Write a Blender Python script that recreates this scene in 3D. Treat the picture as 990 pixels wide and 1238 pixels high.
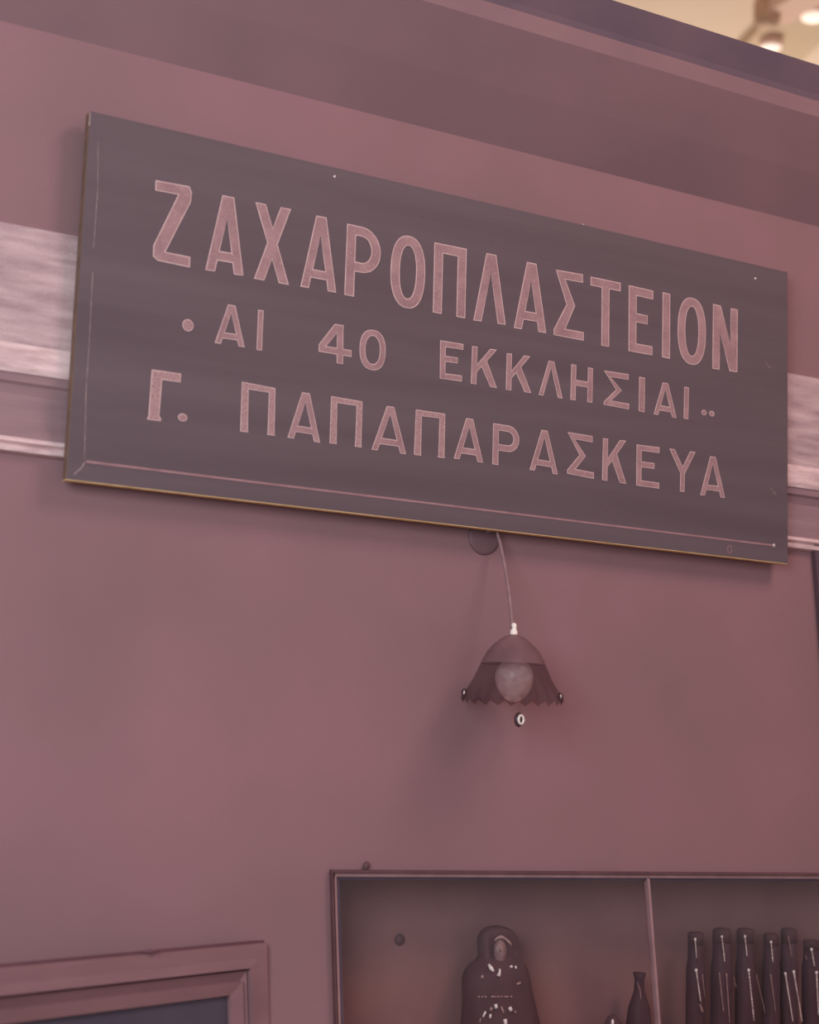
import bpy, bmesh, math, random
from mathutils import Vector, Matrix
from mathutils.geometry import tessellate_polygon

for o in list(bpy.data.objects):
    bpy.data.objects.remove(o)
random.seed(7)
S = bpy.context.scene
COL = S.collection

# ------------------------------------------------------------------ camera
FPX, PX, PY = 2022.43, 495.0, 619.0
AX = Vector((0.8640242, 0.10329729, 0.49273914))      # world X seen from the camera (right, down, forward)
AY = Vector((-0.50237082, 0.11284213, 0.85725738))    # world Y (into the wall)
AZ = Vector((0.03295063, -0.98822888, 0.14939187))    # world Z
CAM = Vector((0.0, -3.068, 1.6))
cd = bpy.data.cameras.new('camera'); cam = bpy.data.objects.new('camera', cd); COL.objects.link(cam)
right = Vector((AX[0], AY[0], AZ[0])); up = -Vector((AX[1], AY[1], AZ[1])); back = -Vector((AX[2], AY[2], AZ[2]))
m = Matrix.Identity(4)
for i in range(3):
    m[i][0], m[i][1], m[i][2], m[i][3] = right[i], up[i], back[i], CAM[i]
cam.matrix_world = m
cd.sensor_fit = 'HORIZONTAL'; cd.sensor_width = 36.0; cd.lens = 36.0 * FPX / 990.0
cd.clip_start = 0.05; cd.clip_end = 200
cd.dof.use_dof = True; cd.dof.focus_distance = 3.75; cd.dof.aperture_fstop = 2.6
S.camera = cam

# ------------------------------------------------------------------ world, lamps, exposure
w = bpy.data.worlds.new('hall_air'); S.world = w; w.use_nodes = True
w.node_tree.nodes['Background'].inputs[0].default_value = (1.0, 0.92, 0.95, 1)
w.node_tree.nodes['Background'].inputs[1].default_value = 0.43

def area(name, loc, target, size, energy, color, size_y=None):
    l = bpy.data.lights.new(name, 'AREA'); l.energy = energy; l.color = color; l.size = size
    if size_y: l.shape = 'RECTANGLE'; l.size_y = size_y
    o = bpy.data.objects.new(name, l); COL.objects.link(o); o.location = loc
    o.rotation_euler = (Vector(target) - Vector(loc)).to_track_quat('-Z', 'Y').to_euler()
    return o
area('ceiling_spot', (3.7, -2.8, 5.45), (2.2, 0, 2.0), 1.5, 78, (1.0, 0.74, 0.70))
area('left_fill', (-1.3, -2.9, 2.6), (1.0, 0, 2.2), 1.8, 84, (0.83, 1.0, 1.04), 1.8)  # added unseen cool fill that brightens the left of the wall
area('ceiling_fill', (8.5, 8.0, 1.2), (8.5, 8.0, 6.0), 4.0, 400, (1.0, 0.95, 0.88), 4.0)  # added unseen fill behind the wall, brightens the hall ceiling
S.view_settings.view_transform = 'Standard'; S.view_settings.look = 'None'
S.view_settings.exposure = 0.35; S.view_settings.gamma = 1.0; S.view_settings.use_curve_mapping = False

# ------------------------------------------------------------------ helpers
def ray(px, py):
    d = Vector((px - PX, py - PY, FPX))
    return Vector((d.dot(AX), d.dot(AY), d.dot(AZ)))
def P(px, py, y=0.0):
    """photo pixel -> point on the vertical plane at depth y in front of (negative) or behind the wall"""
    r = ray(px, py); return CAM + r * ((y - CAM.y) / r.y)
def Pplane(px, py, p0, n):
    r = ray(px, py); return CAM + r * ((p0 - CAM).dot(n) / r.dot(n))

def srgb(c):
    return tuple(((v/255)/12.92 if v/255 <= 0.04045 else ((v/255+0.055)/1.055)**2.4) for v in c) + (1,)

def mat(name, c1, c2=None, scale=3.0, rough=0.7, bump=0.0, bscale=120, stretch=None, spec=0.3, metal=0.0,
        detail=5, lo=0.35, hi=0.65, speck=None, alpha=1.0, emit=0.0, coords='Object'):
    """noise-mottled principled material; c1/c2 are sRGB 0-255"""
    M = bpy.data.materials.new(name); M.use_nodes = True
    nt = M.node_tree; b = nt.nodes['Principled BSDF']
    b.inputs['Roughness'].default_value = rough; b.inputs['Metallic'].default_value = metal
    b.inputs['Specular IOR Level'].default_value = spec
    tc = nt.nodes.new('ShaderNodeTexCoord'); mp = nt.nodes.new('ShaderNodeMapping')
    nt.links.new(tc.outputs[coords], mp.inputs[0])
    if stretch: mp.inputs['Scale'].default_value = stretch
    if c2 is None: b.inputs['Base Color'].default_value = srgb(c1); out = None
    else:
        n = nt.nodes.new('ShaderNodeTexNoise'); n.inputs['Scale'].default_value = scale; n.inputs['Detail'].default_value = detail
        nt.links.new(mp.outputs[0], n.inputs['Vector'])
        r = nt.nodes.new('ShaderNodeValToRGB')
        r.color_ramp.elements[0].position = lo; r.color_ramp.elements[0].color = srgb(c1)
        r.color_ramp.elements[1].position = hi; r.color_ramp.elements[1].color = srgb(c2)
        nt.links.new(n.outputs[0], r.inputs[0]); out = r.outputs[0]
        if speck:
            v = nt.nodes.new('ShaderNodeTexNoise'); v.inputs['Scale'].default_value = speck[1]; v.inputs['Detail'].default_value = 2
            nt.links.new(tc.outputs[coords], v.inputs['Vector'])
            rr = nt.nodes.new('ShaderNodeValToRGB')
            rr.color_ramp.elements[0].position = speck[2]; rr.color_ramp.elements[0].color = (0, 0, 0, 1)
            rr.color_ramp.elements[1].position = speck[3]; rr.color_ramp.elements[1].color = (1, 1, 1, 1)
            nt.links.new(v.outputs[0], rr.inputs[0])
            mx = nt.nodes.new('ShaderNodeMixRGB'); nt.links.new(rr.outputs[0], mx.inputs[0])
            nt.links.new(out, mx.inputs[1]); mx.inputs[2].default_value = srgb(speck[0]); out = mx.outputs[0]
        nt.links.new(out, b.inputs['Base Color'])
    if bump:
        n2 = nt.nodes.new('ShaderNodeTexNoise'); n2.inputs['Scale'].default_value = bscale; n2.inputs['Detail'].default_value = 4
        nt.links.new(mp.outputs[0], n2.inputs['Vector'])
        bp = nt.nodes.new('ShaderNodeBump'); bp.inputs['Strength'].default_value = bump; bp.inputs['Distance'].default_value = 0.002
        nt.links.new(n2.outputs[0], bp.inputs['Height']); nt.links.new(bp.outputs[0], b.inputs['Normal'])
    if alpha < 1: b.inputs['Alpha'].default_value = alpha
    if emit:
        b.inputs['Emission Color'].default_value = srgb(c1); b.inputs['Emission Strength'].default_value = emit
    return M

def link(name, me, material, parent=None, smooth=False):
    if material: me.materials.append(material)
    o = bpy.data.objects.new(name, me); COL.objects.link(o)
    if parent is not None:
        o.parent = parent; o.matrix_parent_inverse = parent.matrix_world.inverted()
    if smooth:
        for p in me.polygons: p.use_smooth = True
    return o
def mesh(name, verts, faces, material, parent=None, smooth=False, fix=True):
    me = bpy.data.meshes.new(name); me.from_pydata([tuple(v) for v in verts], [], faces); me.update()
    if fix:
        bm = bmesh.new(); bm.from_mesh(me); bmesh.ops.recalc_face_normals(bm, faces=bm.faces); bm.to_mesh(me); bm.free()
    return link(name, me, material, parent, smooth)
def empty(name, loc):
    o = bpy.data.objects.new(name, None); COL.objects.link(o); o.location = loc; o.empty_display_size = 0.05
    o.matrix_world = Matrix.Translation(Vector(loc)); return o
def tag(o, label=None, cat=None, group=None, kind=None):
    if label: o['label'] = label
    if cat: o['category'] = cat
    if group: o['group'] = group
    if kind: o['kind'] = kind
    return o
def prism(quad, y0, y1):
    """verts/faces of a polygon (x,z list) between depths y0 and y1"""
    n = len(quad)
    v = [(x, y0, z) for x, z in quad] + [(x, y1, z) for x, z in quad]
    f = [list(range(n)), list(range(n, 2*n))] + [[i, (i+1) % n, n+(i+1) % n, n+i] for i in range(n)]
    return v, f
def box(x0, x1, y0, y1, z0, z1): return prism([(x0, z0), (x1, z0), (x1, z1), (x0, z1)], y0, y1)
def bevel(o, wd, seg=2):
    b = o.modifiers.new('bevel', 'BEVEL'); b.width = wd; b.segments = seg; b.limit_method = 'ANGLE'; return o
def sweep_x(name, prof, x0, x1, material, parent=None, nseg=1):
    """extrude a closed (y,z) profile along x"""
    n = len(prof); v = []; f = []
    for k in range(nseg+1):
        x = x0 + (x1-x0)*k/nseg; v += [(x, y, z) for y, z in prof]
    for k in range(nseg):
        for i in range(n): f.append([k*n+i, k*n+(i+1) % n, (k+1)*n+(i+1) % n, (k+1)*n+i])
    f += [list(range(n)), list(range(nseg*n, nseg*n+n))]
    return mesh(name, v, f, material, parent)
def lathe(name, prof, seg, center, material, parent=None, fn=None, smooth=True, caps=True):
    v = []; f = []; n = len(prof)
    for k in range(seg):
        a = 2*math.pi*k/seg
        for i, (r, z) in enumerate(prof):
            rr, zz = (fn(i, a, r, z) if fn else (r, z))
            v.append((center[0]+rr*math.cos(a), center[1]+rr*math.sin(a), center[2]+zz))
    for k in range(seg):
        for i in range(n-1): f.append([k*n+i, ((k+1) % seg)*n+i, ((k+1) % seg)*n+i+1, k*n+i+1])
    if caps:
        f.append([k*n for k in range(seg)]); f.append([k*n+n-1 for k in range(seg)])
    return mesh(name, v, f, material, parent, smooth)
def tube(name, pts, r, material, parent=None, seg=10, taper=None):
    v = []; f = []; pts = [Vector(p) for p in pts]; n = len(pts)
    for i, p in enumerate(pts):
        d = (pts[min(i+1, n-1)] - pts[max(i-1, 0)]).normalized()
        a = d.cross(Vector((0, 1, 0.013))).normalized(); b = d.cross(a)
        rr = r if taper is None else taper[i]
        for k in range(seg):
            t = 2*math.pi*k/seg; v.append(p + a*rr*math.cos(t) + b*rr*math.sin(t))
    for i in range(n-1):
        for k in range(seg): f.append([i*seg+k, i*seg+(k+1) % seg, (i+1)*seg+(k+1) % seg, (i+1)*seg+k])
    f += [list(range(seg)), list(range((n-1)*seg, n*seg))]
    return mesh(name, v, f, material, parent, True)
def blob(name, c, r, material, parent=None, seg=16, rings=10, fn=None):
    bm = bmesh.new(); bmesh.ops.create_uvsphere(bm, u_segments=seg, v_segments=rings, radius=1)
    for q in bm.verts:
        if fn: q.co = fn(q.co)
        q.co = Vector((c[0]+q.co.x*r[0], c[1]+q.co.y*r[1], c[2]+q.co.z*r[2]))
    me = bpy.data.meshes.new(name); bm.to_mesh(me); bm.free()
    return link(name, me, material, parent, True)
def arc(pts, n=14):
    """quadratic curve through three control points"""
    a, b, c = [Vector(p) for p in pts]
    return [a*(1-t)**2 + b*2*t*(1-t) + c*t*t for t in [i/n for i in range(n+1)]]

# ------------------------------------------------------------------ materials
M_WALL = mat('mauve_paint', (134, 101, 105), (147, 107, 114), scale=1.7, rough=0.75, bump=0.12, bscale=260, spec=0.2,
             speck=((190, 150, 150), 420, 0.80, 0.86))
M_CORN = mat('cornice_paint', (138, 106, 112), (148, 112, 118), scale=2.5, rough=0.75, bump=0.1, spec=0.2)
M_FASC = mat('cornice_fascia_paint', (98, 80, 93), (112, 88, 99), scale=4, rough=0.7, bump=0.1, spec=0.2)
M_FILL = mat('cornice_fillet_paint', (142, 108, 114), (152, 116, 121), scale=4, rough=0.7, spec=0.2)
M_WOODL = mat('brushed_pale_paint', (156, 126, 132), (198, 167, 170), scale=16, rough=0.55, bump=0.5, bscale=60, stretch=(0.5, 1, 3.2), spec=0.25,
              lo=0.32, hi=0.70, detail=12, speck=((214, 186, 186), 520, 0.60, 0.74))
M_COVE = mat('cove_paint', (134, 104, 111), (150, 117, 124), scale=6, rough=0.6, bump=0.3, bscale=30, stretch=(0.5, 1, 5))
M_BEAD = mat('bead_paint', (190, 157, 161), (222, 191, 193), scale=26, rough=0.5, bump=0.3, stretch=(0.6, 1, 3))
M_SIGN = mat('slate_sign_paint', (90, 74, 81), (99, 83, 90), scale=2.4, rough=0.55, bump=0.12, bscale=60, stretch=(0.3, 1, 6), spec=0.25,
             speck=((140, 116, 118), 170, 0.76, 0.84))
M_EDGE = mat('bare_board_edge', (212, 172, 126), (230, 194, 150), scale=30, rough=0.7, stretch=(1, 1, 6))
M_SIDE = mat('board_side_brown', (104, 80, 72), (122, 92, 78), scale=30, rough=0.7)
M_LET = mat('letter_paint', (146, 111, 116), (164, 127, 131), scale=22, rough=0.6, bump=0.15, spec=0.2, speck=((184, 146, 148), 330, 0.58, 0.74))
M_OUT = mat('letter_outline_paint', (194, 158, 160), (212, 176, 177), scale=40, rough=0.6, spec=0.2)
M_SCUM = mat('scumbled_letter_paint', (136, 100, 105), (188, 150, 152), scale=420, rough=0.65, spec=0.2, lo=0.35, hi=0.66)
M_LINE = mat('border_line_paint', (146, 106, 112), (160, 120, 125), scale=30, rough=0.6)
M_SCR = mat('scratch_paint', (132, 112, 116), (176, 150, 150), scale=60, rough=0.6)
M_SCUFF = mat('faint_scuff', (100, 83, 89), (122, 104, 106), scale=120, rough=0.6)
M_NAIL = mat('nail_steel', (214, 196, 194), (190, 170, 170), scale=60, rough=0.35, metal=0.4)
M_ROSE = mat('rosette_paint', (112, 82, 89), (118, 87, 94), scale=12, rough=0.6)
M_CORD = mat('lamp_cord', (134, 102, 108), (150, 116, 121), scale=60, rough=0.6)
M_SHADE = mat('frosted_shade_glass', (116, 84, 90), (134, 98, 103), scale=14, rough=0.6, spec=0.12, alpha=0.8)
M_SKIRT = mat('dark_skirt_glass', (78, 52, 59), (86, 58, 65), scale=14, rough=0.5, spec=0.12, alpha=0.46)
M_BULB = mat('bulb_glass', (222, 174, 176), (240, 200, 200), scale=60, rough=0.3, spec=0.5)
M_BRIGHT = mat('pale_glaze_and_glint', (238, 216, 212), (250, 236, 230), scale=50, rough=0.25, spec=0.6)  # glazed parts and modelled glints
M_DARKRIM = mat('dark_rim', (72, 48, 56), (84, 56, 62), scale=40, rough=0.3)
M_CABIN = mat('cabinet_interior', (134, 94, 96), (148, 106, 104), scale=5, rough=0.7, bump=0.15, spec=0.2)
M_CABTOP = mat('cabinet_blue_lining', (78, 64, 82), (90, 74, 90), scale=5, rough=0.7)
M_FRAME = mat('cabinet_frame_paint', (150, 112, 116), (166, 126, 130), scale=20, rough=0.5)
M_FRDARK = mat('cabinet_frame_dark', (92, 62, 68), (104, 70, 76), scale=20, rough=0.6)
M_FIG = mat('figurine_glaze', (84, 56, 62), (92, 62, 68), scale=20, rough=0.55, spec=0.12)
M_FIGB = mat('figurine_blue_cloak', (78, 64, 76), (86, 66, 74), scale=14, rough=0.45)
M_FACE = mat('figurine_face', (132, 98, 97), (162, 125, 122), scale=60, rough=0.4)
M_TRIM = mat('figurine_trim_and_glint', (160, 122, 120), (190, 152, 148), scale=80, rough=0.4)  # trim, plus the modelled glints and face highlight
M_BOT = mat('dark_bottle_glass', (72, 46, 54), (80, 52, 60), scale=18, rough=0.5, spec=0.1)
M_CAP = mat('bottle_cap', (78, 50, 56), (88, 58, 62), scale=18, rough=0.6, spec=0.1)
M_STREAK = mat('pale_highlight_streak', (186, 150, 146), (226, 200, 194), scale=90, rough=0.3, spec=0.5)  # bottle highlights, modelled as pale raised strips
M_STREAKD = mat('dull_highlight_streak', (140, 100, 100), (168, 126, 122), scale=90, rough=0.4)  # duller modelled highlights on bottles and vase
M_PANE = mat('dark_pane', (76, 68, 84), (86, 76, 90), scale=4, rough=0.3, spec=0.3)
M_FRW = mat('window_frame_paint', (134, 99, 106), (146, 108, 114), scale=6, rough=0.6, bump=0.2, stretch=(0.5, 1, 4))
M_FRS = mat('window_frame_groove', (96, 62, 72), (106, 70, 80), scale=6, rough=0.7)
M_DOOR = mat('dark_door_paint', (84, 62, 74), (94, 68, 78), scale=6, rough=0.6)
M_CEIL = mat('cream_ceiling', (222, 194, 168), (230, 204, 180), scale=0.5, rough=0.9)
M_BEAM = mat('taupe_beam', (206, 178, 146), (214, 186, 156), scale=1, rough=0.8)
M_BEAMP = mat('pink_beam', (226, 186, 164), (232, 196, 174), scale=1, rough=0.8)
M_LAMPD = mat('spot_housing', (190, 152, 122), (198, 160, 130), scale=3, rough=0.6)
M_LAMPE = mat('spot_glow', (255, 232, 214), emit=0.6)
M_FLOOR = mat('hall_floor', (150, 128, 116), (166, 142, 128), scale=1.2, rough=0.5)
G = bpy.data.materials.new('clear_glass'); G.use_nodes = True
nt = G.node_tree; nt.nodes.clear()
mo = nt.nodes.new('ShaderNodeOutputMaterial'); mx = nt.nodes.new('ShaderNodeMixShader')
tr = nt.nodes.new('ShaderNodeBsdfTransparent'); gl = nt.nodes.new('ShaderNodeBsdfGlossy')
tr.inputs[0].default_value = (0.96, 0.95, 0.96, 1); gl.inputs['Roughness'].default_value = 0.15; gl.inputs[0].default_value = (0.8, 0.8, 0.85, 1)
mx.inputs[0].default_value = 0.03
nt.links.new(tr.outputs[0], mx.inputs[1]); nt.links.new(gl.outputs[0], mx.inputs[2]); nt.links.new(mx.outputs[0], mo.inputs[0])
M_GLASS = G

# ------------------------------------------------------------------ setting: hall
XL, XR = -1.6, 5.2
tag(mesh('floor', *box(-8, 18, -9, 16, -0.1, 0.0), M_FLOOR), 'pale hall floor', kind='structure')
CZ = 6.0
tag(mesh('ceiling', *box(-8, 18, -9, 16, CZ, CZ+0.1), M_CEIL), 'cream hall ceiling above the shop front', kind='structure')

# ------------------------------------------------------------------ setting: wall with the cabinet opening
def xz(px, py, y=0.0):
    p = P(px, py, y); return (p.x, p.z)
ctl = P(404, 1056); clow = P(409.2, 1238)
lean = (clow.x - ctl.x) / (ctl.z - clow.z)                 # the cabinet's left side is out of plumb
cabz0 = 0.75
cbl = (ctl.x + lean*(ctl.z - cabz0), cabz0)
ctr = P(1180, 1056 + (1180-404)*0.0055)
WT = P(865, 39.5, -0.185).z - 0.03                           # top of the masonry, under the cornice cap
loopo = [(XL, 0), (XR, 0), (XR, WT), (XL, WT)]
hole = [(ctl.x, ctl.z), (ctr.x, ctr.z), (ctr.x, cabz0), cbl]
def wall_piece(polys, y0, y1):
    v = []; f = []
    for q in polys:
        vv, ff = prism(q, y0, y1); f += [[i+len(v) for i in g] for g in ff]; v += vv
    return v, f
h0, h1, h2, h3 = hole
CD = 0.15                                                    # depth of the recess
wv, wf = wall_piece([
    [(XL, 0), h3, h0, (XL, WT)],
    [(XL, WT), h0, h1, (XR, WT)],
    [(XR, WT), h1, h2, (XR, 0)],
    [(XR, 0), h2, h3, (XL, 0)]], 0.0, 0.3)
wall = tag(mesh('wall_back', wv, wf, M_WALL), 'mauve painted shop wall behind the sign', kind='structure')

# cornice across the top: cove (soffit), thin light fillet, dark fascia, cap
def zc(px, py, d): return P(px, py, -d).z
def cz(px, py, d): return (-d, zc(px, py, d))
c1 = cz(495, 149.5, 0.0); c2 = cz(845, 99, 0.16); c3 = cz(845, 79, 0.172); c4 = cz(845, 71, 0.164); c5 = cz(865, 39.5, 0.185)
corn = tag(empty('trim_1', (0, 0, c1[1])), 'projecting mauve cornice along the top of the wall', kind='structure')
mid = (-0.08, (c1[1]+c2[1])/2 - 0.004)
sweep_x('soffit', [(0.0, c1[1]), mid, c2, (0.0, c2[1])], XL, XR, M_CORN, corn)
sweep_x('fillet', [c2, c3, (0.0, c3[1]), (0.0, c2[1])], XL, XR, M_FILL, corn)
sweep_x('fascia', [(c4[0]+0.003, c3[1]), c4, c5, (0.0, c5[1]), (0.0, c3[1])], XL, XR, M_FASC, corn)
sweep_x('cap', [(c5[0]+0.012, c5[1]), (c5[0]+0.02, c5[1]+0.006), (0.3, c5[1]+0.006), (0.3, c5[1])], XL, XR, M_FASC, corn)

# moulding band behind the sign
def tz(py, d): return (-d, P(0, py, -d).z)
t2 = tag(empty('trim_2', (0, 0, tz(545, 0)[1])), 'pale brushed moulding band running behind the sign', kind='structure')
a0 = tz(268, .013); a1 = tz(345, .018); a2 = tz(412, .0165)
sweep_x('fascia', [(0, a0[1]+.004), a0, a1, a2, (0, a2[1])], XL, XR, M_WOODL, t2)
b0 = tz(412, .0165); b1 = tz(424, .0215); b2 = tz(440, .022); b3 = tz(447, .019)
sweep_x('nosing', [(0, b0[1]), b0, b1, b2, b3, (0, b3[1])], XL, XR, M_BEAD, t2)
e0 = tz(447, .0165); e1 = tz(458, .017); e2 = tz(462, .012); e3 = tz(474, .006); e4 = tz(500, .006); e5 = tz(526, .014)
sweep_x('cove', [(0, e0[1]), e0, e1, e2, e3, e4, e5, (0, e5[1])], XL, XR, M_COVE, t2)
g0 = tz(526, .0145); g1 = tz(531, .019); g2 = tz(535, .009); g3 = tz(538, .016); g4 = tz(543, .015); g5 = tz(546, .004)
sweep_x('bead', [(0, g0[1]), g0, g1, g2, g3, g4, g5, (0, g5[1])], XL, XR, M_BEAD, t2)

# dark window above the far end of the cabinet
d0 = P(984, 657, -0.012); d1 = P(990.5, 735, -0.012); dl = (d1.x-d0.x)/(d0.z-d1.z)
dx = d0.x; dzt = d0.z-0.004; dzb = ctl.z+0.09
win2 = tag(empty('window_2', (dx, -0.012, dzb)), 'dark narrow window under the moulding, beyond the end of the sign', kind='structure')
def dxl(z): return dx + dl*(dzt-z)
def rail(name, xa, xb, za, zb_, y0, y1, material):
    mesh(name, *prism([(dxl(za)+xa, za), (dxl(za)+xb, za), (dxl(zb_)+xb, zb_), (dxl(zb_)+xa, zb_)], y0, y1), material, win2)
DW = 0.62
rail('frame_stile', 0.0, 0.034, dzb, dzt, -0.014, 0.0, M_DOOR)
rail('frame_stile', DW-0.034, DW, dzb, dzt, -0.014, 0.0, M_DOOR)
rail('frame_rail', 0.034, DW-0.034, dzt-0.034, dzt, -0.012, 0.0, M_DOOR)
rail('frame_rail', 0.034, DW-0.034, dzb, dzb+0.034, -0.012, 0.0, M_DOOR)
rail('pane', 0.034, DW-0.034, dzb+0.034, dzt-0.034, -0.004, -0.0005, M_PANE)

# casement with a wide moulded frame, standing slightly off the wall (bottom left of the view)
hd = Vector((2042-PX, 976-PY, FPX)); hw = Vector((hd.dot(AX), hd.dot(AY), 0)).normalized()
hp = P(324, 1138, -0.012)
wn = Vector((hw.y, -hw.x, 0))                                # out of the pane, towards the room
def Wp(px, py):                                              # photo pixel on the casement's plane -> (s, z)
    p = Pplane(px, py, hp, wn); return ((p-hp).dot(hw), p.z)
win = tag(empty('window_1', (hp.x, hp.y, 0.6)), 'wide moulded mauve window frame around a dark pane, beside the cabinet', kind='structure')
q0 = Wp(324, 1138); q0b = Wp(327, 1238); wl = (q0b[0]-q0[0])/(q0[1]-q0b[1])
def ring(px, py): s, z = Wp(px, py); return s, z
WBOT, WLEFT = 0.55, -0.95
def frame_band(name, A, B, ha, hb, material, parent):
    """top and right members between the outer corner A and the inner corner B; ha/hb heights out of the plane"""
    def W(s, z, h): p = hp + hw*s + wn*h; return (p.x, p.y, z)
    def rs(c, z): return c[0] + wl*(c[1]-z)
    off = A[1]-B[1]; zb = WBOT
    for nm, pts in (('top', [(WLEFT, A[1]), (A[0], A[1]), (B[0], B[1]), (WLEFT, B[1])]),
                    ('side', [(A[0], A[1]), (rs(A, zb), zb), (rs(B, zb), zb), (B[0], B[1])])):
        hs = [ha, ha, hb, hb]
        v = [W(s, z, h) for (s, z), h in zip(pts, hs)] + [W(s, z, -0.022) for (s, z) in pts]
        f = [[0, 1, 2, 3], [4, 5, 6, 7]] + [[i, (i+1) % 4, 4+(i+1) % 4, 4+i] for i in range(4)]
        mesh(name, v, f, material, parent)
K = [ring(325, 1137.4), ring(322.6, 1140.4), ring(313, 1158), ring(311.2, 1160.5), ring(302.6, 1170.5), ring(300.8, 1174), ring(295.5, 1187), ring(283, 1204)]
frame_band('frame_groove', K[0], K[1], -0.012, -0.012, M_FRS, win)
frame_band('outer_frame', K[1], K[2], 0.0, 0.0, M_FRW, win)
frame_band('outer_frame', K[2], K[4], 0.0, 0.002, M_FRW, win)
frame_band('frame_groove', K[4], K[5], -0.012, -0.012, M_FRS, win)
frame_band('inner_moulding', K[5], K[6], -0.006, -0.014, M_FRW, win)
frame_band('inner_moulding', K[6], K[7], -0.004, -0.010, M_FRW, win)
def Wv(s, z, h): p = hp + hw*s + wn*h; return (p.x, p.y, z)
kz = K[7]
v = [Wv(*a, -0.018) for a in ((WLEFT, kz[1]), (kz[0], kz[1]), (kz[0]+wl*(kz[1]-WBOT), WBOT), (WLEFT, WBOT))]
v += [Wv(*a, -0.022) for a in ((WLEFT, kz[1]), (kz[0], kz[1]), (kz[0]+wl*(kz[1]-WBOT), WBOT), (WLEFT, WBOT))]
mesh('pane', v, [[0, 1, 2, 3], [4, 5, 6, 7]] + [[i, (i+1) % 4, 4+(i+1) % 4, 4+i] for i in range(4)], M_PANE, win)
# small chip of raised paint on the top edge of the frame
pc = Pplane(181, 1150, hp, wn)
blob('paint_chip', (pc.x, pc.y-0.002, pc.z), (0.016, 0.004, 0.004), M_FRS, win, 10, 6)

# ------------------------------------------------------------------ hall ceiling beyond the wall
def Pz(px, py, z):
    r = ray(px, py); return CAM + r*((z-CAM.z)/r.z)
def beam(name, p, q, wdt, z0, material, label):
    d = (q-p); d.z = 0; d.normalize(); n = Vector((-d.y, d.x, 0))*wdt/2
    c = [p+n, p-n, q-n, q+n]
    v = [(a.x, a.y, z0) for a in c] + [(a.x, a.y, CZ) for a in c]
    o = mesh(name, v, [[0, 1, 2, 3], [4, 5, 6, 7]] + [[i, (i+1) % 4, 4+(i+1) % 4, 4+i] for i in range(4)], material)
    return tag(o, label, kind='structure')
zb = CZ-0.07
A_, B_ = Pz(938, 62, zb), Pz(985, 14, zb)
beam('trim_3', A_-(B_-A_)*0.6, A_+(B_-A_)*4, 0.42, zb, M_BEAM, 'wide taupe ceiling beam in the hall behind')
A_, B_ = Pz(935, 26, CZ-0.12), Pz(978, 0, CZ-0.12)
beam('trim_4', A_, A_+(B_-A_)*4, 0.20, CZ-0.12, M_BEAMP, 'narrow pink ceiling rail in the hall behind')

def spot(px, py, z, r, glow, label):
    p = Pz(px, py, z)
    t = tag(empty('ceiling_spotlight', p), label, 'ceiling light', 'round spotlights on the hall ceiling')
    lathe('housing', [(r*0.5, CZ-z), (r, (CZ-z)*0.8), (r, 0.02), (r*0.86, 0.0)], 20, p, M_LAMPD if not glow else M_BEAMP, t)
    lathe('lens', [(0.001, -0.012), (r*0.84, -0.006), (r*0.84, 0.0)], 20, p, M_LAMPE if glow else M_LAMPD, t)
spot(927, 29, CZ-0.16, 0.075, False, 'small unlit brown spotlight where the ceiling rail ends')
spot(932, 57, CZ-0.12, 0.07, True, 'small lit spotlight just above the cornice edge')
spot(985, 20, CZ-0.12, 0.09, True, 'lit spotlight beside the ceiling rail')

# ------------------------------------------------------------------ the sign
SY = -0.046
s0 = P(108.5, 134, SY); s1 = P(952.3, 682, SY)
SX0, SZ1, SX1, SZ0 = (P(108.5, 134, SY).x+P(79.7, 580, SY).x)/2, P(108.5, 134, SY).z, (P(952.2, 329, SY).x+s1.x)/2, s1.z
TH = 0.022
sign = tag(empty('shop_sign', (SX0, SY, SZ0)), 'long slate-grey shop sign board with pale pink Greek lettering', 'sign')
bo = bevel(mesh('board', *box(SX0+0.0015, SX1, SY, SY+TH, SZ0+0.0015, SZ1), M_SIGN, sign), 0.0008, 2)
e = mesh('bottom_edge', *box(SX0, SX1, SY+0.001, SY+TH-0.001, SZ0, SZ0+0.0015), M_EDGE, sign); e['label'] = 'bare golden-brown lower edge of the board'
e = mesh('side_edge', *box(SX0, SX0+0.0015, SY+0.001, SY+TH-0.001, SZ0+0.0015, SZ1-0.002), M_SIDE, sign); e['label'] = 'brown side edge of the board'
for bx_ in (SX0+0.35, SX1-0.35):
    mesh('standoff', *box(bx_-0.03, bx_+0.03, SY+TH, 0.0, SZ1-0.12, SZ1-0.06), M_SIDE, sign)

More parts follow.
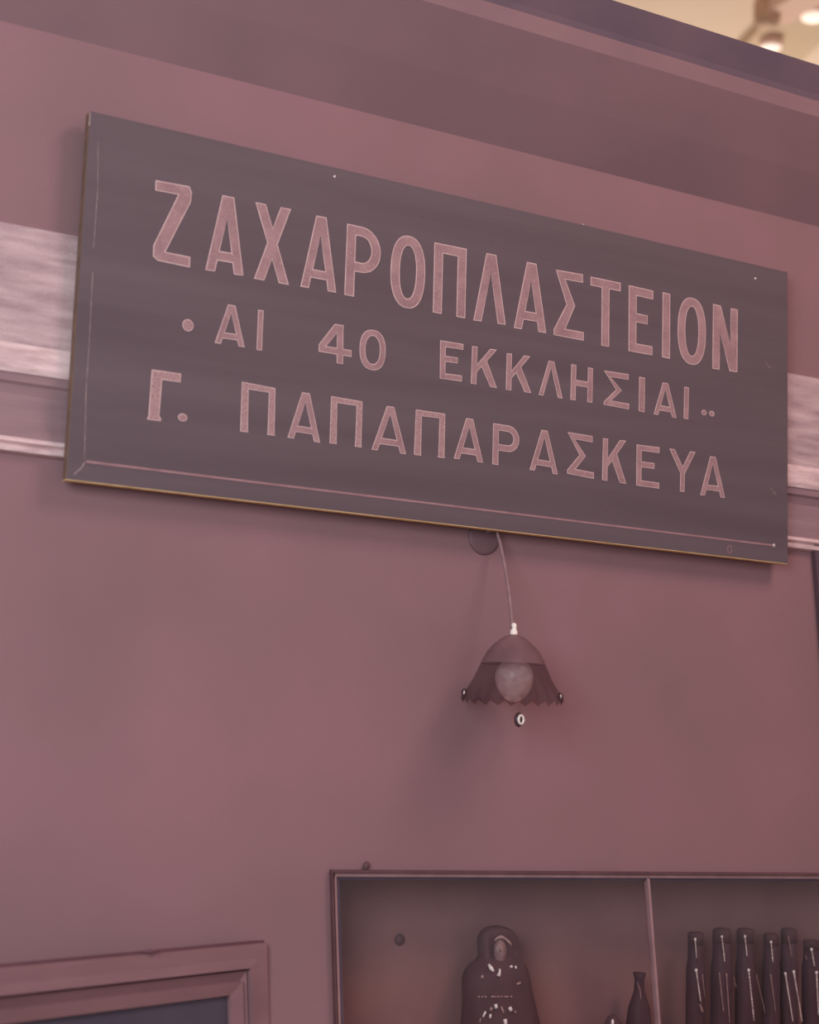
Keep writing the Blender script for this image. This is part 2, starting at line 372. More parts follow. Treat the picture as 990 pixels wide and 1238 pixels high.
def sg(px, py):
    p = P(px, py, SY); return Vector((p.x, p.z))
def se(cx, cz_, rx, rz, n=28, k=2.4):
    o = []
    for i in range(n):
        a = 2*math.pi*i/n; c, s_ = math.cos(a), math.sin(a)
        o.append((cx+rx*math.copysign(abs(c)**(2/k), c), cz_+rz*math.copysign(abs(s_)**(2/k), s_)))
    return o
def glyph(ch, w, h, s):
    sv = s*0.95
    if ch in 'AL':
        a = s*1.15; t = s*0.93; sl = (w/2-a/2)/h
        xi = lambda y: t + y*sl
        ya = (w/2-t)/sl
        if ch == 'L': return [[(0, 0), (t, 0), (w/2, ya), (w-t, 0), (w, 0), (w/2+a/2, h), (w/2-a/2, h)]]
        y1, y2 = h*0.145, h*0.145+sv*0.95
        return [[(0, 0), (t, 0), (xi(y1), y1), (w-xi(y1), y1), (w-t, 0), (w, 0), (w/2+a/2, h), (w/2-a/2, h)],
                [(xi(y2), y2), (w/2, ya), (w-xi(y2), y2)]]
    if ch == 'Z':
        k = s*0.45
        return [[(k, 0), (w, 0), (w, sv), (1.15*s, sv), (w-k*0.15, h-sv-k), (w, h-k*1.1), (w-k*0.6, h), (0, h), (0, h-sv), (w-1.3*s, h-sv), (0, sv*0.9+k), (0, k*0.7)]]
    if ch == 'X':
        t = s*1.12; yb = (w/2-t)/(w-t)*h; xl = (w-t)/2
        return [[(0, 0), (t, 0), (w/2, yb), (w-t, 0), (w, 0), (w-xl, h/2), (w, h), (w-t, h), (w/2, h-yb), (t, h), (0, h), (xl, h/2)]]
    if ch == 'P':
        b = h*0.355; r = (h-b)/2; zc_ = b+r; rx = min(w*0.55, r)
        outer = [(0, 0), (s, 0), (s, b)] + [(w-rx+rx*math.cos(a), zc_+r*math.sin(a)) for a in [math.pi*(-0.5+i/12) for i in range(13)]] + [(0, h)]
        ri = r-sv; rxi = max(rx-s, rx*0.35)
        inner = [(s, b+sv)] + [(s, h-sv)] + [(w-s-rxi+rxi*math.cos(a), zc_+ri*math.sin(a)) for a in [math.pi*(0.5-i/10) for i in range(11)]]
        return [outer, inner]
    if ch in 'O0':
        return [se(w/2, h/2, w/2, h/2, 36, 2.35), list(reversed(se(w/2, h/2, w/2-s, h/2-sv, 36, 2.2)))]
    if ch == 'p': return [[(0, 0), (s, 0), (s, h-sv), (w-s, h-sv), (w-s, 0), (w, 0), (w, h), (0, h)]]
    if ch == 'q':  # pi with small feet, brushed by hand
        f_ = s*0.10; g = h*0.04; sv *= 0.8
        return [[(-f_, 0), (s+f_, 0), (s, g), (s*0.9, h-sv), (w-s*0.95, h-sv), (w-s, g), (w-s-f_, 0), (w+f_, 0), (w, g*1.2), (w, h), (-f_*1.2, h+g*0.4)]]
    if ch == 'G':
        f_ = s*0.12; g = h*0.07; sv *= 0.8
        return [[(-f_, 0), (s+f_, 0), (s+f_, g), (s*0.95, g*1.2), (s, h-sv), (w, h-sv), (w, h), (0, h), (0, g)]]
    if ch == 'S':
        xm, ym = w*0.70, h*0.50
        return [[(0, 0), (w, 0), (w, sv), (1.5*s, sv), (xm, ym), (1.35*s, h-sv), (w*0.97, h-sv), (w*0.97, h), (0, h), (xm-1.15*s, ym), (0, h*0.09)]]
    if ch == 'T': return [[(w/2-s/2, 0), (w/2+s/2, 0), (w/2+s/2, h-sv), (w, h-sv), (w, h), (0, h), (0, h-sv), (w/2-s/2, h-sv)]]
    if ch == 'E':
        b = h*0.46
        return [[(0, 0), (w, 0), (w, sv), (s, sv), (s, b), (w*0.78, b), (w*0.78, b+sv), (s, b+sv), (s, h-sv), (w, h-sv), (w, h), (0, h)]]
    if ch == 'I': return [[(0, 0), (w, 0), (w, h), (0, h)]]
    if ch == 'N':
        d = s*1.1; yd = h*(1-s/(w-d))
        return [[(0, 0), (s, 0), (s, yd), (w-d, 0), (w, 0), (w, h), (w-s, h), (w-s, h-yd), (d, h), (0, h)]]
    if ch == 'K':
        d = s*1.25
        lp = lambda t: (s+(w*0.98-s)*t, h*0.33+(h-h*0.33)*t)
        return [[(0, 0), (s, 0), (s, h*0.33), lp(0.24), (w-d, 0), (w, 0), lp(0.50), (w*0.98, h), (w*0.98-d, h), (s, h*0.53), (s, h), (0, h)]]
    if ch == 'H':
        b = h*0.42
        return [[(0, 0), (s, 0), (s, b), (w-s, b), (w-s, 0), (w, 0), (w, h), (w-s, h), (w-s, b+sv), (s, b+sv), (s, h), (0, h)]]
    if ch == '4':
        xs = w*0.55; b = h*0.22
        return [[(xs, 0), (xs+s, 0), (xs+s, b), (w, b), (w, b+sv), (xs+s, b+sv), (xs+s, h), (xs-w*0.07, h), (0, b+sv*1.1), (0, b), (xs, b)],
                [(s*1.15, b+sv), (xs, h-sv*1.3), (xs, b+sv)]]
    if ch == 'Y':
        c = w*0.52; t = s*1.2
        return [[(c-s/2, 0), (c+s/2, 0), (c+s/2, h*0.44), (w, h), (w-t, h), (c, h*0.60), (t, h), (0, h), (c-s/2, h*0.44)]]
    if ch == '.': return [se(w/2, h/2, w/2, h/2, 20, 2)]
def area2(l): return sum(a[0]*b[1]-b[0]*a[1] for a, b in zip(l, l[1:]+l[:1]))
def inset(l, d):
    """move a loop to its left by d (outer loops counter-clockwise, holes clockwise)"""
    n = len(l); out = []
    for i in range(n):
        p0, p1, p2 = Vector(l[i-1]), Vector(l[i]), Vector(l[(i+1) % n])
        u, v_ = (p1-p0), (p2-p1)
        if u.length < 1e-7 or v_.length < 1e-7: out.append(tuple(p1)); continue
        u.normalize(); v_.normalize(); n1 = Vector((-u.y, u.x)); n2 = Vector((-v_.y, v_.x))
        b = n1+n2; k = b.length_squared
        b = b*(2/k)/2*1.0 if k > 0.25 else (b.normalized() if k > 0 else n1)
        b = b*2 if False else b
        q = p1 + (n1+n2)*(d/max(0.35, 1+n1.dot(n2)))
        out.append((q.x, q.y))
    return out
def letter_mesh(name, loops, warp, y_back, y_front, material, parent):
    flat = []; ls = []
    for l in loops:
        pts = [warp(*p) for p in l]; ls.append([Vector((p[0], p[1], 0)) for p in pts])
    tris = tessellate_polygon(ls); allp = [p for l in ls for p in l]; n = len(allp)
    v = [(p.x, y_front, p.y) for p in allp] + [(p.x, y_back, p.y) for p in allp]
    f = [list(t) for t in tris]; o = 0
    for l in ls:
        k = len(l)
        for i in range(k): f.append([o+i, o+(i+1) % k, n+o+(i+1) % k, n+o+i])
        o += k
    return mesh(name, v, f, material, parent)
def letter(ch, quad, s, fill, wo=0.0022):
    """quad: TL, TR, BR, BL on the sign in metres"""
    TL, TR, BR, BL = quad
    wdt = ((TR-TL).length+(BR-BL).length)/2; hgt = ((TL-BL).length+(TR-BR).length)/2
    loops = glyph(ch, wdt, hgt, min(s, wdt*0.9) if ch != 'I' else wdt)
    loops = [l if (area2(l) > 0) == (i == 0) else list(reversed(l)) for i, l in enumerate(loops)]
    def warp(x, y):
        a, b = x/wdt, y/hgt
        p = BL*(1-a)*(1-b)+BR*a*(1-b)+TL*(1-a)*b+TR*a*b; return (p.x, p.y)
    body = letter_mesh('letter', [inset(l, wo) for l in loops], warp, SY, SY-0.0012, fill, sign)
    o = letter_mesh('letter_outline', loops, warp, SY, SY-0.0008, M_OUT, body)
    return body
def quad4(tl, tr, bl, br): return (sg(*tl), sg(*tr), sg(*br), sg(*bl))
def quadA(bl, br, top):
    b0_, b1_ = sg(*bl), sg(*br); z = sg(*top).y; zb_ = (b0_.y+b1_.y)/2
    tp = sg(*top).x - (b0_.x+b1_.x)/2; tp = 0
    return (Vector((b0_.x+tp, z)), Vector((b1_.x+tp, z)), Vector((b1_.x, b1_.y)), Vector((b0_.x, b0_.y)))
def quadO(l, r, top, bot):
    cx = (l+r)/2; zt, zb_ = sg(cx, top).y, sg(cx, bot).y; cy = (top+bot)/2
    x0, x1 = sg(l, cy).x, sg(r, cy).x
    return (Vector((x0, zt)), Vector((x1, zt)), Vector((x1, zb_)), Vector((x0, zb_)))
R1, R2, R3 = 0.0225, 0.0138, 0.0150
rows = [
 ('Z', quad4((188, 218), (232, 226), (184.5, 314), (229.5, 323.5)), R1),
 ('A', quadA((248, 326.5), (294, 333.5), (274, 237)), R1),
 ('X', quad4((308.7, 244.5), (351.6, 253), (306.8, 337), (349, 344.6)), R1*0.92),
 ('A', quadA((363, 346.5), (406, 354), (387, 261.5)), R1*0.92),
 ('P', quad4((419.5, 270.4), (460.6, 279.5), (416, 356.5), (459, 365)), R1),
 ('O', quadO(471.8, 513.8, 285, 373), R1),
 ('p', quad4((525, 293), (564, 301), (523, 377.7), (562, 385)), R1),
 ('L', quadA((572, 387.4), (611, 392.8), (595, 307.5)), R1),
 ('A', quadA((621, 396.6), (660, 402.8), (643, 318)), R1),
 ('S', quad4((671.7, 326), (705.5, 332), (669, 405), (705.3, 412)), R1*0.92),
 ('T', quad4((713.7, 334.4), (750, 342), (713, 415.8), (749.5, 421.5)), R1*0.97),
 ('E', quad4((760, 344.8), (789.4, 351.6), (759.5, 424.5), (788.3, 429.6)), R1),
 ('I', quad4((801, 353.3), (810, 355.6), (800, 432), (809.5, 433.8)), R1),
 ('O', quadO(819, 853, 360, 441), R1),
 ('N', quad4((861.8, 367.4), (891.5, 374.5), (861, 445.7), (891, 450)), R1*0.97),
 ('.', quadO(220.2, 233.8, 386, 400.5), R2),
 ('A', quadA((259.4, 414.7), (295.5, 420), (280.5, 369)), R2),
 ('I', quad4((312, 374.5), (318.5, 375.5), (310, 423), (316.3, 424)), R2),
 ('4', quad4((385.6, 388.5), (425, 395), (385, 435.5), (424.5, 442)), R2*1.08),
 ('0', quadO(434.4, 466, 398.8, 447.6), R2),
 ('E', quad4((532, 411.5), (560, 416), (531.5, 457.6), (558, 461.4)), R2),
 ('K', quad4((570.6, 418.4), (601, 423), (569, 463.7), (600.6, 469.5)), R2),
 ('K', quad4((612.5, 427), (641.5, 430.9), (611.3, 471.2), (642, 475.2)), R2),
 ('L', quadA((651, 477.5), (679.7, 481.8), (665.6, 436.5)), R2*0.95),
 ('H', quad4((690.4, 440.3), (716.5, 445.3), (689.3, 483.3), (715.8, 487)), R2),
 ('S', quad4((730, 448), (760.7, 452.6), (729.6, 489.4), (760, 495)), R2),
 ('I', quad4((772.6, 455.5), (779.5, 456.9), (771.8, 497), (778.7, 498.6)), R2),
 ('A', quadA((790, 500.8), (817.5, 505.6), (804.5, 463)), R2),
 ('I', quad4((827, 467.6), (832.5, 468.6), (826.3, 506), (831.7, 507)), R2),
 ('.', quadO(847.8, 854, 495.6, 502.2), R2),
 ('.', quadO(857, 863.2, 496.8, 503.4), R2),
 ('G', quad4((183.3, 446.7), (218.8, 451.8), (178.9, 507.3), (215.5, 512)), R3*1.55),
 ('.', quadO(215, 226.3, 500, 509.5), R3),
 ('q', quad4((293.3, 462.7), (332.7, 469.4), (291, 521.8), (331.5, 526.8)), R3),
 ('A', quadA((347.4, 529), (386.7, 535.2), (370, 475)), R3),
 ('q', quad4((401, 480), (438, 485.5), (399, 536), (436.4, 541)), R3*0.95),
 ('A', quadA((449, 543.6), (490.6, 549.2), (471.8, 491.5)), R3),
 ('q', quad4((503.4, 496), (538, 500.4), (501, 550), (537, 554)), R3),
 ('A', quadA((548.4, 554.3), (583.7, 559.5), (566.3, 506)), R3),
 ('P', quad4((596, 511.7), (627.6, 516.5), (595, 561.2), (627, 566)), R3),
 ('A', quadA((640, 568), (674, 573.7), (656.7, 520)), R3*0.95),
 ('S', quad4((685.8, 522.3), (717, 527.4), (685.4, 572.6), (717.7, 579)), R3),
 ('K', quad4((728.8, 529.8), (757.2, 533), (727.7, 580.4), (756.8, 585)), R3*0.95),
 ('E', quad4((769.5, 537.4), (797, 540.9), (769, 587), (796.4, 590.8)), R3*0.95),
 ('Y', quad4((809, 542.2), (840.5, 546.6), (808.5, 592.2), (839, 596.5)), R3*0.85),
 ('A', quadA((846.3, 598.6), (876.2, 602), (861, 552)), R3*0.95),
]
for ch, qd, s in rows:
    letter(ch, qd, s, M_SCUM if ch in 'qG' else M_LET, 0.0022 if s > 0.02 else 0.0017)

def strip(name, pts, wd, material, h=0.0005):
    """thin painted line along photo points on the board"""
    ps = [sg(*p) for p in pts]; L = []; Rr = []
    for i, p in enumerate(ps):
        d = (ps[min(i+1, len(ps)-1)]-ps[max(i-1, 0)]).normalized(); n = Vector((-d.y, d.x))*wd/2
        L.append(p+n); Rr.append(p-n)
    k = len(ps); v = [(p.x, SY-h, p.y) for p in L+Rr]+[(p.x, SY, p.y) for p in L+Rr]; f = []
    for i in range(k-1):
        f += [[i, i+1, k+i+1, k+i], [2*k+i, 2*k+i+1, 3*k+i+1, 3*k+i], [i, i+1, 2*k+i+1, 2*k+i], [k+i, k+i+1, 3*k+i+1, 3*k+i]]
    f += [[0, k, 3*k, 2*k], [k-1, 2*k-1, 4*k-1, 3*k-1]]
    return mesh(name, v, f, material, sign)
strip('border_line', [(104, 558), (300, 582), (520, 608.5), (740, 635.5), (936, 659.5)], 0.0042, M_LINE)
strip('corner_scratch', [(102, 559), (99, 565), (89.5, 573.5)], 0.0022, M_SCR)
strip('edge_scratch', [(118.5, 172), (118, 230), (113, 300)], 0.0009, M_SCR)
strip('edge_scratch', [(112, 330), (107.5, 420), (104, 470), (102, 555)], 0.0011, M_SCR)
strip('corner_scratch', [(108.8, 136), (108.4, 144), (107.6, 152)], 0.0028, M_SCR)
for px, py, r in ((404.5, 213.5, 0.0034), (913, 337, 0.0034), (935.5, 659.5, 0.0046), (694, 567, 0.0016), (861, 500, 0.0008), (705, 271.5, 0.002)):
    p = P(px, py, SY); blob('nail', (p.x, SY-0.0003, p.z), (r, 0.0016, r), M_NAIL, sign, 12, 8)
cx_, cy_ = 882, 664
strip('ring_mark', [(cx_+2.6*math.cos(a), cy_+4.8*math.sin(a)) for a in [2*math.pi*i/16 for i in range(17)]], 0.0016, M_LINE)
for (px, py, L_) in ((925, 436, 9), (932, 590, 8), (880, 430, 5)):
    strip('scuff', [(px, py), (px+3, py+L_*0.6), (px+6, py+L_)], 0.006, M_SCUFF, 0.0003)

# ------------------------------------------------------------------ the pendant lamp
LY = -0.112
ap = P(621, 768, LY); rimc = P(622.5, 843, LY)
pxm = (P(684, 846, LY).x-P(561, 839, LY).x)/123.0*0.826
lamp = tag(empty('pendant_lamp', (ap.x, LY, rimc.z)), 'small bell-shaped glass lamp with scalloped rim hanging below the sign', 'lamp')
rs_ = P(585, 649, -0.0)
rose = lathe('wall_rose', [(0.001, 0.005), (0.030, 0.005), (0.036, 0.004), (0.0395, 0.002), (0.041, 0.0), (0.001, 0.0)], 32, (0, 0, 0), M_ROSE, None)
for q in rose.data.vertices: x, y, z = q.co; q.co = (rs_.x+x, -z-0.0002, rs_.z+y)
rose.parent = lamp; rose.matrix_parent_inverse = lamp.matrix_world.inverted()
ct = P(600, 640, -0.018); cm = P(614, 690, -0.05); cb = P(619.5, 760, LY)
tube('cord', [Vector((rs_.x, -0.010, rs_.z+0.01)), Vector((rs_.x+0.010, -0.013, rs_.z+0.014))] + arc([ct, cm, cb], 16), 0.0036, M_CORD, lamp, 8)
lathe('socket_cap', [(0.003, 0.026), (0.006, 0.022), (0.005, 0.014), (0.008, 0.008), (0.0075, 0.0), (0.012, -0.006)], 16, (ap.x, LY, ap.z), M_BRIGHT, lamp)
def vz(py): return P(620, py, LY).z - ap.z
px_prof = [(4, 767), (10, 769), (17, 773.5), (25.5, 780.5), (32, 788), (37, 797), (39.5, 803)]
sk_prof = [(39.5, 803), (47, 820), (52, 829), (57.5, 838), (61.5, 845)]
prof = [(r*pxm, vz(y)) for r, y in px_prof]
lathe('shade_dome', prof, 56, (ap.x, LY, ap.z), M_SHADE, lamp, caps=False)
NT = 22
def scal(i, a, r, z):
    k = i/4.0; tz_ = abs(((a*NT/(2*math.pi)) % 1.0)*2-1)
    return r*(1+0.02*k*math.cos(a*NT)), z + (-(1-tz_)*0.011*k if i == 4 else 0)
lathe('shade_skirt', [(r*pxm, vz(y)) for r, y in sk_prof], NT*6, (ap.x, LY, ap.z), M_SKIRT, lamp, fn=scal, caps=False)
for px, py in ((565, 838), (681.5, 843)):
    vd = Vector((ap.x-CAM.x, LY-CAM.y, 0)).normalized(); sd = Vector((vd.y, -vd.x, 0))*(1 if px > 620 else -1)*58.5*pxm
    c = Vector((ap.x, LY, P(621, py, LY).z)) + sd
    c.z = Pplane(px, py, c, Vector((0, 1, 0))).z
    d_ = blob('rim_bead', c, (0.0065, 0.0065, 0.010), M_DARKRIM, lamp, 12, 8)
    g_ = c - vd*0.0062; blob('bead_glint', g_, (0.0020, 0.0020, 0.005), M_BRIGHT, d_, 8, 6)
bc = P(621.5, 821, LY)
blob('bulb', (bc.x, LY, bc.z), (24.5*pxm*0.95, 24*pxm, 25*pxm*1.0), M_BULB, lamp, 28, 20,
     fn=lambda c: Vector((c.x*(1+0.10*c.z), c.y*(1+0.10*c.z), c.z*(1.0 if c.z > 0 else 1.12))))
dr = P(627, 870, LY-0.02)
dp = blob('pull_drop', (dr.x, LY-0.02, dr.z), (0.0105, 0.007, 0.0155), M_DARKRIM, lamp, 16, 10)
tor = []; tf = []
for i in range(20):
    for j in range(8):
        a, b = 2*math.pi*i/20, 2*math.pi*j/8
        tor.append((dr.x+0.001+(0.0062+0.0026*math.cos(b))*math.cos(a), LY-0.0275+0.0026*math.sin(b), dr.z+(0.0088+0.0026*math.cos(b))*math.sin(a)))
        tf.append([i*8+j, ((i+1) % 20)*8+j, ((i+1) % 20)*8+(j+1) % 8, i*8+(j+1) % 8])
mesh('ring', tor, tf, M_BRIGHT, dp, True)
tube('pull_thread', [(dr.x-0.0006, LY-0.022, dr.z+0.012), (bc.x+0.001, LY-0.03, bc.z-24*pxm*0.8)], 0.0005, M_ROSE, lamp, 6)

# ------------------------------------------------------------------ display cabinet let into the wall
cab = tag(empty('display_cabinet', (ctl.x, 0, cabz0)), 'dark wall display cabinet with thin pale frame and two glazed bays', 'cabinet')
zt = ctl.z; slope_t = (ctr.z-ctl.z)/(ctr.x-ctl.x)
def ct_z(x): return zt + slope_t*(x-ctl.x)
def cl_x(z): return ctl.x + lean*(ctl.z-z)
XRc = ctr.x-0.0015
e_ = 0.0015
mesh('back_panel', *prism([(cl_x(cabz0)+e_, cabz0+e_), (XRc, cabz0+e_), (XRc, ct_z(XRc)-e_), (ctl.x+e_, zt-e_)], CD-0.01, CD), M_CABIN, cab)
mesh('top_panel', *prism([(ctl.x+e_, zt-0.012), (XRc, ct_z(XRc)-0.012), (XRc, ct_z(XRc)-e_), (ctl.x+e_, zt-e_)], 0.0, CD-0.01), M_CABTOP, cab)
mesh('side_panel', *prism([(cl_x(cabz0)+e_, cabz0+e_), (cl_x(cabz0)+0.012, cabz0+e_), (ctl.x+0.012, zt-0.012), (ctl.x+e_, zt-0.012)], 0.0, CD-0.01), M_CABTOP, cab)
mesh('side_panel', *box(XRc-0.012, XRc, 0.0, CD-0.01, cabz0+0.012, zt-0.015), M_CABTOP, cab)
mesh('bottom_panel', *box(cl_x(cabz0)+0.012, XRc-0.012, 0.0, CD-0.01, cabz0+e_, cabz0+0.012), M_CABTOP, cab)
SHZ = P(620, 1300, 0.07).z
mesh('shelf', *box(cl_x(SHZ)+0.013, XRc-0.013, 0.012, CD-0.0105, SHZ-0.015, SHZ), M_CABIN, cab)
# frame: dark outer line, pale inner line
def top_strip(name, pa, pb, y0, y1, material):
    za, zb_ = P(404, pa, y0).z, P(404, pb, y0).z
    x0 = P(401.2, 1056, y0).x if y0 < -0.01 else ctl.x-0.001; x1 = XRc
    return mesh(name, *prism([(x0, zb_), (x1, zb_+slope_t*(x1-x0)), (x1, za+slope_t*(x1-x0)), (x0, za)], y0, y1), material, cab)
top_strip('frame_rail', 1051.6, 1055.2, -0.012, 0.0, M_FRDARK)
top_strip('frame_rail', 1055.6, 1060.0, -0.006, 0.001, M_FRAME)
def side_strip(name, xa, xb, ya, yb, y0, y1, material):
    za, zb_ = P(404, ya, y0).z, yb
    x0, x1 = P(xa, 1056, y0).x, P(xb, 1056, y0).x
    return mesh(name, *prism([(x0+lean*(zt-zb_), zb_), (x1+lean*(zt-zb_), zb_), (x1+lean*(zt-za), za), (x0+lean*(zt-za), za)], y0, y1), material, cab)
side_strip('frame_stile', 401.2, 402.9, 1055.4, cabz0, -0.012, 0.0, M_FRDARK)
side_strip('frame_stile', 404.0, 406.8, 1060.2, cabz0, -0.006, 0.001, M_FRAME)
mesh('frame_stile', *box(XRc-0.006, XRc+0.006, -0.012, -0.0005, cabz0-0.006, ct_z(XRc)-0.002), M_FRDARK, cab)
mesh('frame_rail', *box(cl_x(cabz0)-0.006, XRc-0.0065, -0.012, -0.0005, cabz0-0.006, cabz0+0.002), M_FRDARK, cab)
# leaning divider between the two bays
ma, mb = P(783.5, 1060, -0.004), P(797, 1238, -0.004); ml = (mb.x-ma.x)/(ma.z-mb.z)
mw = 0.0032
bevel(mesh('glazing_bar', *prism([(ma.x-mw+ml*(ma.z-cabz0), cabz0), (ma.x+mw+ml*(ma.z-cabz0), cabz0), (ma.x+mw, ma.z), (ma.x-mw, ma.z)], -0.006, 0.010), M_FRAME, cab), 0.001)
gz = zt-0.013
mesh('pane', *prism([(cl_x(cabz0)+0.013, cabz0+0.013), (ma.x-0.004+ml*(ma.z-cabz0), cabz0+0.013), (ma.x-0.004, gz), (ctl.x+0.013, gz)], 0.003, 0.005), M_GLASS, cab)
mesh('pane', *prism([(ma.x+0.004+ml*(ma.z-cabz0), cabz0+0.013), (XRc-0.013, cabz0+0.013), (XRc-0.013, gz+0.0), (ma.x+0.004, gz)], 0.003, 0.005), M_GLASS, cab)
kp = P(442.5, 1047, -0.006)
blob('latch_knob', (kp.x, -0.006, kp.z), (0.0068, 0.006, 0.0095), M_FRDARK, cab, 14, 10, fn=lambda c: Vector((c.x+0.35*c.z, c.y, c.z)))
hk = P(483, 1136, CD-0.012)
blob('back_stud', (hk.x, CD-0.012, hk.z), (0.0115, 0.008, 0.0125), M_FRDARK, cab, 14, 10)

# ------------------------------------------------------------------ things in the cabinet
FY = 0.076
def F(px, py, dy=0.0): return P(px, py, FY+dy)
fpx = (F(640, 1200).x-F(560, 1200).x)/80.0
fb = F(604, 1300); fb.z = SHZ
fig = tag(empty('figurine', (F(604, 1238).x, FY, SHZ)), 'glazed figurine of a woman in a dark hooded cloak with pale trim', 'figurine')
# cloak: stacked ellipses (centre x, half-width px, depth factor) at photo heights
rowsF = [(600, 3, 1118.5), (600, 12, 1121), (600.5, 18, 1126), (601.5, 22, 1134), (603, 23.5, 1144), (603.5, 23, 1154), (602.5, 25, 1160), (601, 31, 1166),
         (600, 35, 1174), (600, 37, 1184), (601, 38, 1196), (602, 38.5, 1205), (603, 39.5, 1216), (604, 41, 1228), (605, 43, 1240), (606, 46, 1262), (607, 49, 1300)]
v = []; f = []; NS = 28
for i, (cx, hwid, py) in enumerate(rowsF):
    z = F(604, py).z if i < len(rowsF)-1 else SHZ
    cxx = F(cx, min(py, 1300)).x
    for k in range(NS):
        a = 2*math.pi*k/NS; fold = 1 + (0.025*math.sin(a*9) if py > 1206 else 0)
        rx = hwid*fpx*1.02*fold; ry = hwid*fpx*0.72*fold
        yy = FY + ry*math.sin(a)
        if 1130 < py < 1158 and math.sin(a) < -0.75: yy += 0.012           # hood opening
        v.append((cxx+rx*math.cos(a), yy, z))
n = len(rowsF)
for i in range(n-1):
    for k in range(NS): f.append([i*NS+k, i*NS+(k+1) % NS, (i+1)*NS+(k+1) % NS, (i+1)*NS+k])
f += [list(range(NS)), list(range((n-1)*NS, n*NS))]
mesh('cloak', v, f, M_FIG, fig, True)
fc = F(604.5, 1151, -0.026)
def facef(c):
    q = c.copy()
    if q.y < 0:
        q.y -= 0.35*math.exp(-((q.x)/0.22)**2-((q.z+0.1)/0.28)**2)      # nose
        q.y += 0.22*(math.exp(-((q.x-0.38)/0.22)**2-((q.z-0.12)/0.16)**2)+math.exp(-((q.x+0.38)/0.22)**2-((q.z-0.12)/0.16)**2))
    q.x *= 1-0.18*max(0, -q.z); return q
face = blob('face', (fc.x, FY-0.026, fc.z), (7.0*fpx, 0.012, 13.5*fpx), M_FACE, fig, 24, 18, fn=facef)
for sx in (-0.0052, 0.0052): blob('eye', (fc.x+sx, FY-0.0345, fc.z+0.0035), (0.0028, 0.0022, 0.0016), M_DARKRIM, face, 8, 6)
blob('mouth', (fc.x, FY-0.0355, fc.z-0.0125), (0.0042, 0.002, 0.0014), M_FIG, face, 8, 6)
tube('face_highlight', [F(602, 1141, -0.036), F(604.5, 1145, -0.039), F(607, 1150, -0.038), F(609.5, 1154, -0.034)], 0.0016, M_TRIM, face, 8, [0.0022, 0.003, 0.002, 0.0028])  # raised pale stroke standing in for the highlight on the face
# pale edges and ornaments on the cloak front, also standing in for its glints
def hit(px, py, c, rx, ry, off=0.0012):
    """where the ray of a photo point meets an upright elliptic surface centred on c"""
    r = ray(px, py); ox, oy = (CAM.x-c[0])/rx, (CAM.y-c[1])/ry; dx_, dy_ = r.x/rx, r.y/ry
    A = dx_*dx_+dy_*dy_; B = ox*dx_+oy*dy_; Cc = ox*ox+oy*oy-1; D = B*B-A*Cc
    t = (-B-math.sqrt(max(D, 0)))/A
    p = CAM + r*t; return p - r.normalized()*off
def front(px, py):
    cx, hwid = 603, 37
    for (c0, w0, p0), (c1_, w1, p1) in zip(rowsF, rowsF[1:]):
        if p0 <= py <= p1:
            t = (py-p0)/(p1-p0); cx = c0+(c1_-c0)*t; hwid = w0+(w1-w0)*t
    return hit(px, py, (F(cx, py).x, FY), hwid*fpx*1.02, hwid*fpx*0.72)
def orn(name, pts, r, material, taper=None):
    ps = [front(*p) for p in pts]
    return tube(name, ps, r*1.35, material, fig, 8, [q*1.35 for q in taper] if taper else None)
orn('scarf_edge_and_glint', [(598, 1137), (602, 1133.5), (606, 1132.6), (611, 1135), (616, 1139.5), (618.5, 1143.5)], 0.0022, M_TRIM, [0.0012, 0.0024, 0.0028, 0.002, 0.0022, 0.0008])
orn('collar_and_glint', [(590.7, 1166), (594, 1171), (597, 1174.5)], 0.003, M_BRIGHT, [0.0022, 0.0034, 0.0016])
orn('collar_and_glint', [(617.8, 1167.5), (618.3, 1170)], 0.003, M_BRIGHT, [0.0026, 0.0026])
orn('collar_and_glint', [(623.3, 1168), (623.6, 1171)], 0.0018, M_BRIGHT)
orn('brooch_and_glint', [(604.2, 1171.5), (604, 1176), (602.5, 1180)], 0.0022, M_BRIGHT, [0.0016, 0.002, 0.0034])
orn('shoulder_tassel_and_glint', [(583.5, 1179), (582.5, 1183)], 0.0022, M_TRIM)
orn('shoulder_tassel_and_glint', [(625, 1190), (629, 1188)], 0.0016, M_TRIM)
for px in (579, 583, 587, 595, 598, 602, 606, 610, 613, 618):
    p = front(px, 1205); blob('belt_bead_and_glint', p, (0.0030, 0.0022, 0.0020), M_TRIM, fig, 8, 6)
for pts, r, mm in (([(587, 1223), (585, 1227), (583.8, 1229.5)], 0.0016, M_BRIGHT), ([(594.5, 1218), (593, 1222)], 0.002, M_TRIM),
                   ([(599, 1214), (600, 1219)], 0.0026, M_BRIGHT), ([(606, 1217), (609, 1225)], 0.0016, M_TRIM),
                   ([(616, 1217.5), (618, 1222)], 0.003, M_BRIGHT), ([(593, 1226), (592.4, 1231)], 0.0018, M_BRIGHT),
                   ([(610.4, 1232), (611.5, 1239)], 0.003, M_BRIGHT), ([(581, 1231), (580, 1236)], 0.0012, M_TRIM), ([(622.5, 1222), (623.5, 1225)], 0.0012, M_TRIM)):
    orn('skirt_glint', pts, r, mm)  # glints on the skirt folds, modelled as pale strokes

